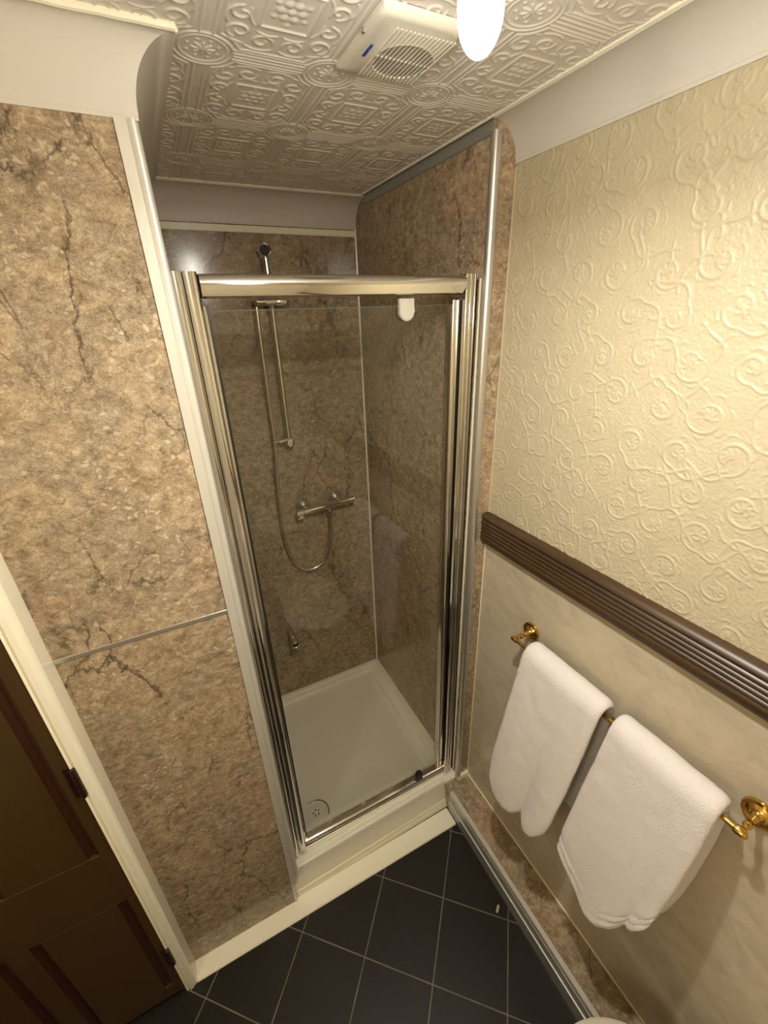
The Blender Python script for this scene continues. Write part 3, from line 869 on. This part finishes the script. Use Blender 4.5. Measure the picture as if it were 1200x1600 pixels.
# ------------------------------------------------------------ SHOWER FITTINGS
rail = thing('shower_slide_rail', 'slim chrome vertical slide rail on the shower back wall', 'shower rail', (0.330, YB, 1.47))
RX, RY = 0.331, 0.748
bm = bmesh.new(); tube(bm, [(RX, RY, 1.478), (RX, RY, 2.118)], 0.0095, 20); obj('rail_pole', bm, M_chrome, rail)
bm = bmesh.new(); lathe(bm, (RX, YB, 2.122), (0, -1, 0), [(0, 0.018), (0.006, 0.018), (0.012, 0.013), (0.036, 0.013), (0.044, 0.020), (0.068, 0.0205), (0.070, 0.0185), (0.066, 0.015), (0.060, 0.0145)], 28)
br = obj('wall_bracket', bm, M_chrome, rail)
bm = bmesh.new(); lathe(bm, (RX, YB - 0.058, 2.122), (0, -1, 0), [(0, 0.0145), (0.004, 0.0145), (0.0045, 0)], 20); obj('bracket_socket', bm, M_dark, br)
bm = bmesh.new(); tube(bm, [(RX, RY, 2.13), (RX, RY + 0.001, 2.108)], 0.006, 10); 
obj('clamp_screw', bm, M_chrome, br)
bm = bmesh.new(); lathe(bm, (RX + 0.003, YB, 1.474), (0, -1, 0), [(0, 0.015), (0.004, 0.015), (0.008, 0.010), (0.052, 0.010), (0.060, 0.0165), (0.070, 0.0150), (0.073, 0.0)], 24)
br = obj('wall_bracket', bm, M_chrome, rail)
bm = bmesh.new(); tube(bm, [(RX + 0.004, RY - 0.004, 1.487), (RX - 0.040, RY - 0.004, 1.483)], 0.0085, 16); box(bm, (RX - 0.062, RY - 0.006, 1.480), (RX - 0.038, RY + 0.001, 1.487), 0.001, 1)
obj('hose_guide', bm, M_chrome, br)
sl = [(0.300, 0.0135), (0.384, 0.0135)]
bm = bmesh.new(); lathe(bm, (0.306, 0.742, 1.970), (1, 0, 0), [(0, 0.012), (0.002, 0.0135), (0.036, 0.0135), (0.037, 0.0125), (0.039, 0.0135), (0.073, 0.0135), (0.075, 0.012)], 24)
sd = obj('slider', bm, M_chrome, rail)
bm = bmesh.new()
lathe(bm, (0.308, 0.738, 1.970), (-1, -0.1, 0.0), [(0, 0.0115), (0.006, 0.0115), (0.008, 0.009), (0.012, 0.0125), (0.018, 0.0125), (0.020, 0.010), (0.024, 0.0135), (0.036, 0.0105), (0.040, 0.006)], 20)
obj('handset_holder', bm, M_chrome, sd)

mix = thing('shower_mixer', 'chrome bar shower mixer valve with a looping metal hose', 'shower mixer', (0.45, YB, 1.17))
bm = bmesh.new()
lathe(bm, (0.352, 0.742, 1.168), (0.999, 0, 0.045), [(0, 0.0125), (0.001, 0.0135), (0.205, 0.0135), (0.206, 0.0125)], 28)
obj('valve_body', bm, M_chrome, mix)
bm = bmesh.new()
lathe(bm, (0.350, 0.742, 1.168), (-0.999, 0, -0.045), [(0, 0.0140), (0.028, 0.0140), (0.029, 0.0120), (0.0292, 0.0)], 28)
box(bm, (0.323, 0.733, 1.141), (0.353, 0.746, 1.1475), 0.001, 1); box(bm, (0.332, 0.735, 1.145), (0.346, 0.745, 1.156))
k = obj('temperature_knob', bm, M_chrome, mix)
bm = bmesh.new()
lathe(bm, (0.559, 0.742, 1.1773), (0.999, 0, 0.045), [(0, 0.0140), (0.024, 0.0140), (0.025, 0.0120), (0.0252, 0.0)], 28)
obj('flow_knob', bm, M_chrome, mix)
for (x, z) in ((0.366, 1.176), (0.514, 1.184)):
    bm = bmesh.new(); lathe(bm, (x, YB, z), (0, -1, 0), [(0, 0.0335), (0.003, 0.0335), (0.010, 0.0300), (0.020, 0.0220), (0.027, 0.0130), (0.030, 0.0095), (0.050, 0.0095)], 32)
    obj('wall_rose', bm, M_steel, mix)
bm = bmesh.new()
lathe(bm, (0.4675, 0.742, 1.163), (0, 0, -1), [(0, 0.009), (0.014, 0.009), (0.016, 0.0105), (0.032, 0.0095), (0.034, 0.006)], 20)
obj('hose_outlet', bm, M_chrome, mix)
hp = [(0.4675, 0.742, 1.135), (0.469, 0.748, 1.07), (0.467, 0.762, 1.00), (0.455, 0.772, 0.93), (0.425, 0.778, 0.880), (0.385, 0.780, 0.858), (0.345, 0.780, 0.862), (0.308, 0.779, 0.892), (0.280, 0.777, 0.950),
      (0.265, 0.774, 1.03), (0.260, 0.772, 1.12), (0.262, 0.770, 1.22), (0.268, 0.766, 1.34), (0.277, 0.760, 1.47), (0.2755, 0.752, 1.60), (0.274, 0.742, 1.74), (0.274, 0.738, 1.87), (0.276, 0.736, 1.955)]
def catmull(P, m=8):
    P = [Vector(p) for p in P]; out = []
    for i in range(len(P) - 1):
        p0 = P[max(i - 1, 0)]; p1 = P[i]; p2 = P[i + 1]; p3 = P[min(i + 2, len(P) - 1)]
        for k in range(m):
            t = k / m
            out.append(0.5 * ((2 * p1) + (p2 - p0) * t + (2 * p0 - 5 * p1 + 4 * p2 - p3) * t * t + (3 * p1 - p0 - 3 * p2 + p3) * t ** 3))
    out.append(P[-1]); return out
cp = catmull(hp, 24)
bm = bmesh.new(); tube(bm, cp, [0.0066 + 0.0005 * (i % 2) for i in range(len(cp))], 12)
obj('shower_hose', bm, M_steel, mix, 60)

peg = thing('wall_peg', 'short chrome cylindrical peg low on the shower back wall', 'wall peg', (0.226, YB, 0.53))
bm = bmesh.new(); lathe(bm, (0.226, YB, 0.535), (0.03, -1, -0.25), [(0, 0.016), (0.050, 0.016), (0.053, 0.0135), (0.058, 0.0135), (0.060, 0.018), (0.092, 0.020), (0.094, 0.0185), (0.088, 0.016), (0.086, 0.0)], 28)
obj('peg_body', bm, M_steel, peg)
bm = bmesh.new(); lathe(bm, (0.226 + 0.03 * 0.0875, YB - 0.0875 * 0.969, 0.535 - 0.0875 * 0.242), (0.03, -1, -0.25), [(0, 0.0158), (0.0015, 0.0158), (0.0016, 0)], 24)
obj('peg_socket', bm, M_dark, peg)

# ------------------------------------------------------------ EXTRACTOR FAN
fan = thing('extractor_fan', 'cream square ceiling extractor fan with slatted grille', 'extractor fan', (0.36, -0.125, H))
fx0, fx1, fy0, fy1 = 0.297, 0.435, -0.199, -0.030
zf = 2.2755
bm = bmesh.new()
# body with a round opening in the face
cxh, cyh, rh = 0.381, -0.098, 0.047
N = 40
def rect_pt(a, hx0, hx1, hy0, hy1, cx, cy):
    dx, dy = math.cos(a), math.sin(a)
    t = min(((hx1 - cx) / dx) if dx > 1e-9 else 1e9, ((hx0 - cx) / dx) if dx < -1e-9 else 1e9, ((hy1 - cy) / dy) if dy > 1e-9 else 1e9, ((hy0 - cy) / dy) if dy < -1e-9 else 1e9)
    return cx + dx * t, cy + dy * t
angs = sorted(set([2 * PI * k / N for k in range(N)] + [math.atan2(y - cyh, x - cxh) % (2 * PI) for x in (fx0 + 0.006, fx1 - 0.006) for y in (fy0 + 0.006, fy1 - 0.006)]))
def rings_from(fn): return [bm.verts.new(fn(a)) for a in angs]
R0 = rings_from(lambda a: (*rect_pt(a, fx0, fx1, fy0, fy1, cxh, cyh), H - 0.001))
R1 = rings_from(lambda a: (*rect_pt(a, fx0, fx1, fy0, fy1, cxh, cyh), zf + 0.0065))
R2 = rings_from(lambda a: (*rect_pt(a, fx0 + 0.004, fx1 - 0.004, fy0 + 0.004, fy1 - 0.004, cxh, cyh), zf + 0.0018))
R3 = rings_from(lambda a: (*rect_pt(a, fx0 + 0.012, fx1 - 0.012, fy0 + 0.012, fy1 - 0.012, cxh, cyh), zf))
R4 = rings_from(lambda a: (cxh + (rh + 0.004) * math.cos(a), cyh + (rh + 0.004) * math.sin(a), zf))
R5 = rings_from(lambda a: (cxh + (rh + 0.001) * math.cos(a), cyh + (rh + 0.001) * math.sin(a), zf - 0.0015))
R6 = rings_from(lambda a: (cxh + rh * math.cos(a), cyh + rh * math.sin(a), zf + 0.001))
R7 = rings_from(lambda a: (cxh + rh * math.cos(a), cyh + rh * math.sin(a), zf + 0.0105))
for a, b in zip([R0, R1, R2, R3, R4, R5, R6], [R1, R2, R3, R4, R5, R6, R7]):
    for i in range(len(angs)): bm.faces.new((a[i], a[(i + 1) % len(angs)], b[(i + 1) % len(angs)], b[i]))
bm.faces.new(R7)
obj('housing', bm, M_plastic, fan, 40)
bm = bmesh.new()
nf = 15
for k in range(nf):
    x = 0.333 + k * (0.429 - 0.333) / (nf - 1)
    dy0, dy1 = fy0 + 0.026, fy1 - 0.010
    box(bm, (x - 0.0011, dy0, zf - 0.0016), (x + 0.0011, dy1, zf + 0.0012), 0.0004, 1)
    half = math.sqrt(max(0, rh ** 2 - (x - cxh) ** 2))
    if half > 0.004: box(bm, (x - 0.0010, cyh - half, zf - 0.0016), (x + 0.0010, cyh + half, zf + 0.004))
box(bm, (cxh - rh, cyh - 0.002, zf - 0.001), (cxh + rh, cyh + 0.002, zf + 0.005))
gr = obj('grille', bm, M_plastic, fan)
bm = bmesh.new(); lathe(bm, (cxh, cyh, zf + 0.0105), (0, 0, -1), [(0, 0.018), (0.007, 0.018), (0.009, 0.015), (0.0092, 0)], 24); obj('motor_hub', bm, M_plastic, fan)
bm = bmesh.new(); lathe(bm, (fx0 + 0.001, -0.137, zf + 0.006), (-1, 0, -0.3), [(0, 0.0035), (0.002, 0.0035), (0.003, 0.002), (0.0031, 0)], 12); obj('screw', bm, M_chrome, fan)
# small blue maker's lettering
cu = bpy.data.curves.new('badge_text', 'FONT'); cu.body = 'manrose'; cu.size = 0.0095; cu.extrude = 0.00025; cu.align_x = 'CENTER'; cu.align_y = 'CENTER'; cu.offset = 0.0003
tmp = bpy.data.objects.new('tmp_text', cu); col.objects.link(tmp)
bpy.context.view_layer.update()
dg = bpy.context.evaluated_depsgraph_get()
me = bpy.data.meshes.new_from_object(tmp.evaluated_get(dg)); bpy.data.objects.remove(tmp)
me.transform(Matrix.Translation((0.3165 - fan.location.x, -0.107 - fan.location.y, zf - 0.0006 - fan.location.z)) @ Matrix.Rotation(-PI / 2, 4, 'Z') @ Matrix.Rotation(PI, 4, 'X'))
me.materials.clear(); me.materials.append(M_blue)
bd = bpy.data.objects.new('badge', me); col.objects.link(bd); bd.parent = fan; bd['label'] = 'tiny blue lettering on the fan'

# ------------------------------------------------------------ CEILING LAMP
LX, LY = 0.228, -0.497
lamp = thing('ceiling_light', 'lit frosted light bulb hanging from the ceiling holder', 'light', (LX, LY, H))
bm = bmesh.new(); lathe(bm, (LX, LY, H - 0.001), (0, 0, -1), [(0, 0.045), (0.008, 0.045), (0.012, 0.038), (0.014, 0.020), (0.045, 0.018), (0.047, 0.0)], 28)
obj('lamp_holder', bm, M_plastic, lamp)
bm = bmesh.new()
zb = 2.1065
prof = [(0.0, 0.0)] + [(0.030 * (1 - math.cos(t)), 0.0185 * math.sin(t)) for t in np.linspace(0.12, PI / 2, 10)] + [(0.075, 0.0190), (0.110, 0.0185), (0.128, 0.015), (0.136, 0.013), (0.137, 0.0)]
lathe(bm, (LX, LY, zb), (0, 0, 1), prof, 24)
obj('bulb', bm, M_bulb, lamp, 60)
ld = bpy.data.lights.new('bulb_light', 'AREA'); ld.shape = 'DISK'; ld.size = 0.037; ld.energy = DOWN; ld.color = LAMP_COL[:3]
lo = bpy.data.objects.new('bulb_light', ld); col.objects.link(lo); lo.location = (LX, LY, zb - 0.002)

# ------------------------------------------------------------ ADDED FILL LIGHT, unseen globe behind the camera to brighten the room
fill_lamp = thing('fill_light', 'added fill light, an unseen glowing globe on the left wall', 'light', (XL, -1.05, 1.90))
bm = bmesh.new(); lathe(bm, (XL, -1.05, 1.90), (1, 0, 0), [(0, 0.06), (0.012, 0.06), (0.018, 0.05), (0.020, 0.03), (0.035, 0.03), (0.036, 0)], 28); obj('back_plate', bm, M_plastic, fill_lamp)
bm = bmesh.new(); lathe(bm, (XL + 0.030, -1.05, 1.90), (1, 0, 0), [(0, 0.0)] + [(0.07 - 0.07 * math.cos(t), 0.07 * math.sin(t)) for t in np.linspace(0.15, PI - 0.15, 14)] + [(0.14, 0)], 28); obj('globe', bm, M_fill, fill_lamp)

# ------------------------------------------------------------ TOWEL RAIL
tr = thing('towel_rail', 'polished brass towel rail on the cream panel', 'towel rail', (XR - 0.004, -0.48, 1.07))
BX, BZ = 0.672, 1.0745
ya, yb = -0.198, -0.762
def rose(y, z):
    bm = bmesh.new()
    lathe(bm, (XR - 0.0035, y, z), (-1, 0, 0), [(0, 0.0285), (0.004, 0.0290), (0.008, 0.0275), (0.0085, 0.0225), (0.006, 0.0205), (0.007, 0.0185), (0.011, 0.0160), (0.013, 0.0125), (0.012, 0.0105), (0.014, 0.0085),
                                                (0.020, 0.0070), (0.030, 0.0050), (0.036, 0.0050), (0.040, 0.0072), (0.046, 0.0072), (0.050, 0.0050), (0.058, 0.0055), (0.060, 0.0070)], 36)
    return bm
obj('end_bracket', rose(ya, BZ - 0.004), M_brass, tr); obj('end_bracket', rose(yb, BZ), M_brass, tr)
bm = bmesh.new()
tube(bm, [(BX, ya + 0.003, BZ - 0.004), (BX, yb - 0.003, BZ)], 0.0050, 20)
obj('rail_bar', bm, M_brass, tr)
for (y, z, s) in ((ya, BZ - 0.004, 1), (yb, BZ, -1)):
    bm = bmesh.new(); lathe(bm, (BX, y - 0.010 * s, z), (0, s, 0), [(0, 0.0052), (0.001, 0.0078), (0.004, 0.0084), (0.014, 0.0084), (0.018, 0.0070), (0.021, 0.0035), (0.022, 0)], 24)
    obj('end_finial', bm, M_brass, tr)

# ------------------------------------------------------------ TOWELS
def smooth(a, b, t):
    t = max(0, min(1, (t - a) / (b - a))); return t * t * (3 - 2 * t)
def interp(tab, q):
    for (a, va), (b, vb) in zip(tab, tab[1:]):
        if q <= b:
            t = (q - a) / (b - a) if b > a else 0
            return va + (vb - va) * t
    return tab[-1][1]
def build_towel(name, label, left, right, bottom, top_z, back_drop, folds, seed, thick=0.012, layers=1, hem=None):
    """left/right: tables z-> y of the side edges; bottom: table u -> z of the lower edge"""
    nu, nv = 36, 64
    bm = bmesh.new()
    R = 0.017 + (layers - 1) * 0.002
    def sheet(dx, bot_off, tk, rr, inset=0.0, hem=None):
        rows = []
        for j in range(nv + 1):
            row = []
            for i in range(nu + 1):
                u = i / nu; uu = inset + u * (1 - 2 * inset)
                zb = interp(bottom, uu) + bot_off
                v = j / nv
                if v < 0.70:                               # front drop
                    q = 1 - v / 0.70                       # 1 at the bottom
                    z = BZ - (BZ - zb) * q
                    x = BX - rr - 0.055 * ((BZ - z) / 0.5) + dx
                    f = ((BZ - z) / 0.5)
                    x += folds(uu, f) 
                elif v < 0.80:
                    a = (v - 0.70) / 0.10 * PI
                    z = BZ + rr * math.sin(a) * 1.25; x = BX - rr * math.cos(a); f = 0
                else:
                    q = (v - 0.80) / 0.20
                    z = BZ - back_drop * q; x = BX + rr + 0.006 * math.sin(q * PI); f = 0
                zz = min(z, top_z)
                y = interp(left, -zz) * (1 - uu) + interp(right, -zz) * uu
                # the upper corners are rounded off towards the sides
                e = min(uu, 1 - uu)
                if v > 0.5: z -= 0.006 * (1 - smooth(0, 0.07, e))
                p = Vector((x, y, z))
                n = mnoise.noise(Vector((y * 28, z * 22, seed))) * 0.0022 + mnoise.noise(Vector((y * 90, z * 80, seed + 5))) * 0.0009
                p.x -= n
                if hem and v < 0.70:
                    dz = z - zb
                    for h0, hw, amp in hem:
                        p.x -= amp * math.exp(-((dz - h0) / hw) ** 2)
                row.append(p)
            rows.append(row)
        # thickness: offset along normals
        G = [[None] * (nu + 1) for _ in range(nv + 1)]
        for j in range(nv + 1):
            for i in range(nu + 1):
                a = rows[min(j + 1, nv)][i] - rows[max(j - 1, 0)][i]
                b = rows[j][min(i + 1, nu)] - rows[j][max(i - 1, 0)]
                nrm = b.cross(a)
                if nrm.length < 1e-9: nrm = Vector((-1, 0, 0))
                nrm.normalize()
                if j < nv * 0.5 and nrm.x > 0: nrm = -nrm
                if j > nv * 0.85 and nrm.x < 0: nrm = -nrm
                if nv * 0.5 <= j <= nv * 0.85 and (rows[j][i] - Vector((BX, rows[j][i].y, BZ - 0.01))).dot(nrm) < 0: nrm = -nrm
                G[j][i] = nrm
        for j in range(nv + 1):
            for i in range(nu + 1):
                e = min(i, nu - i, j * 1.0, nv - j)
                s = 1.0 if e >= 3 else math.sqrt(max(0, 1 - (1 - e / 3.0) ** 2))
                rows[j][i] = (rows[j][i] + G[j][i] * tk * 0.5 * s, rows[j][i] - G[j][i] * tk * 0.5 * s)
        A = [[bm.verts.new(rows[j][i][0]) for i in range(nu + 1)] for j in range(nv + 1)]
        B = [[A[j][i] if (i in (0, nu) or j in (0, nv)) else bm.verts.new(rows[j][i][1]) for i in range(nu + 1)] for j in range(nv + 1)]
        for G2, flip in ((A, False), (B, True)):
            for j in range(nv):
                for i in range(nu):
                    f = (G2[j][i], G2[j][i + 1], G2[j + 1][i + 1], G2[j + 1][i])
                    try: bm.faces.new(f if not flip else f[::-1])
                    except ValueError: pass
    sheet(0.0, 0.0, thick, R + thick * 0.5, 0.0, hem)
    if layers > 1: sheet(0.010, -0.034, thick, 0.0160, 0.004, [(0.016, 0.004, -0.003), (0.008, 0.005, 0.003)])
    o = obj(name, bm, M_towel, None, 180)
    md = o.modifiers.new('sub', 'SUBSURF'); md.levels = 1; md.render_levels = 1
    tag(o, label, 'towel', 'white towels on the brass rail')
    return o

left1 = [(-1.14, -0.262), (-1.092, -0.255), (-0.964, -0.248), (-0.835, -0.240), (-0.67, -0.232), (-0.56, -0.246), (-0.50, -0.262)]
right1 = [(-1.14, -0.498), (-1.0, -0.492), (-0.82, -0.482), (-0.67, -0.470), (-0.58, -0.452), (-0.52, -0.445)]
bot1 = [(0, 0.585), (0.12, 0.545), (0.30, 0.530), (0.48, 0.545), (0.60, 0.578), (0.66, 0.585), (0.76, 0.560), (0.90, 0.575), (1, 0.630)]
def folds1(u, f):
    a = smooth(0.15, 1.0, f)
    return a * (-0.010 * math.exp(-((u - 0.86) / 0.13) ** 2) + 0.013 * math.exp(-((u - 0.60) / 0.06) ** 2) - 0.006 * math.exp(-((u - 0.30) / 0.2) ** 2) + 0.003 * math.sin(u * 9 + f * 4))
build_towel('towel', 'smaller white towel nearer the shower on the brass rail', left1, right1, bot1, 1.12, 0.44, folds1, 1.0, 0.018)
left2 = [(-1.14, -0.520), (-1.12, -0.519), (-0.995, -0.513), (-0.874, -0.504), (-0.721, -0.496), (-0.61, -0.500), (-0.50, -0.510)]
right2 = [(-1.14, -0.735), (-0.988, -0.737), (-0.856, -0.734), (-0.742, -0.727), (-0.65, -0.715), (-0.55, -0.705)]
bot2 = [(0, 0.645), (0.15, 0.610), (0.35, 0.580), (0.52, 0.560), (0.66, 0.568), (0.78, 0.605), (0.84, 0.645), (0.92, 0.662), (1, 0.730)]
def folds2(u, f):
    a = smooth(0.2, 1.0, f)
    return a * (-0.009 * math.exp(-((u - 0.60) / 0.2) ** 2) + 0.013 * math.exp(-((u - 0.86) / 0.05) ** 2) - 0.007 * math.exp(-((u - 0.95) / 0.06) ** 2) + 0.003 * math.sin(u * 7 + f * 5))
build_towel('towel', 'larger white towel with a folded hem, nearer the camera on the brass rail', left2, right2, bot2, 1.12, 0.42, folds2, 4.0, 0.016, 2,
            hem=[(0.012, 0.008, 0.004), (0.030, 0.004, -0.004), (0.040, 0.005, 0.004), (0.052, 0.004, -0.003)])

# ------------------------------------------------------------ TOILET (only the tip of its lid shows)
tl = thing('toilet', 'rounded tip of a cream white toilet lid at the bottom edge, beside the pipe boxing', 'toilet', (0.443, -1.05, 0.0))
def dshape(r, y_front_c, y_back, n=28):
    pts = [(0.443 + r * math.cos(t), y_front_c + r * math.sin(t)) for t in np.linspace(0, PI, n)]
    return pts + [(0.443 - r * 0.86, y_back), (0.443 + r * 0.86, y_back)]
bm = bmesh.new()
ringsT = []
for (r, z) in ((0.176, 0.402), (0.180, 0.406), (0.180, 0.414), (0.174, 0.420), (0.13, 0.424)):
    ringsT.append([bm.verts.new((x, y, z)) for x, y in dshape(r, -0.890, -1.235)])
for a, b in zip(ringsT, ringsT[1:]):
    for i in range(len(a)): bm.faces.new((a[i], a[(i + 1) % len(a)], b[(i + 1) % len(a)], b[i]))
bm.faces.new(ringsT[0]); bm.faces.new(ringsT[-1])
obj('lid', bm, M_ceramic, tl, 40)
bm = bmesh.new(); ringsT = []
for (r, z, dy) in ((0.105, 0.0, -0.09), (0.10, 0.10, -0.08), (0.12, 0.22, -0.05), (0.165, 0.36, -0.01), (0.172, 0.400, 0)):
    ringsT.append([bm.verts.new((x, y, z)) for x, y in dshape(r, -0.890 + dy, -1.24)])
for a, b in zip(ringsT, ringsT[1:]):
    for i in range(len(a)): bm.faces.new((a[i], a[(i + 1) % len(a)], b[(i + 1) % len(a)], b[i]))
bm.faces.new(ringsT[0]); bm.faces.new(ringsT[-1])
obj('bowl', bm, M_ceramic, tl, 40)
bm = bmesh.new(); box(bm, (0.27, -1.44, 0.36), (0.616, -1.25, 0.74), 0.02, 3); box(bm, (0.262, -1.445, 0.741), (0.622, -1.243, 0.765), 0.008, 2)
obj('cistern', bm, M_ceramic, tl)

# ------------------------------------------------------------ scrap on the floor
bm = bmesh.new(); box(bm, (0.578, -0.356, 0.0), (0.602, -0.348, 0.0035), 0.001, 1)
bmesh.ops.rotate(bm, cent=(0.590, -0.352, 0), matrix=Matrix.Rotation(math.radians(35), 3, 'Z'), verts=bm.verts)
tag(obj('paper_scrap', bm, M_paperbit), 'tiny yellowed scrap on the dark floor tiles beside the boxing', 'scrap')
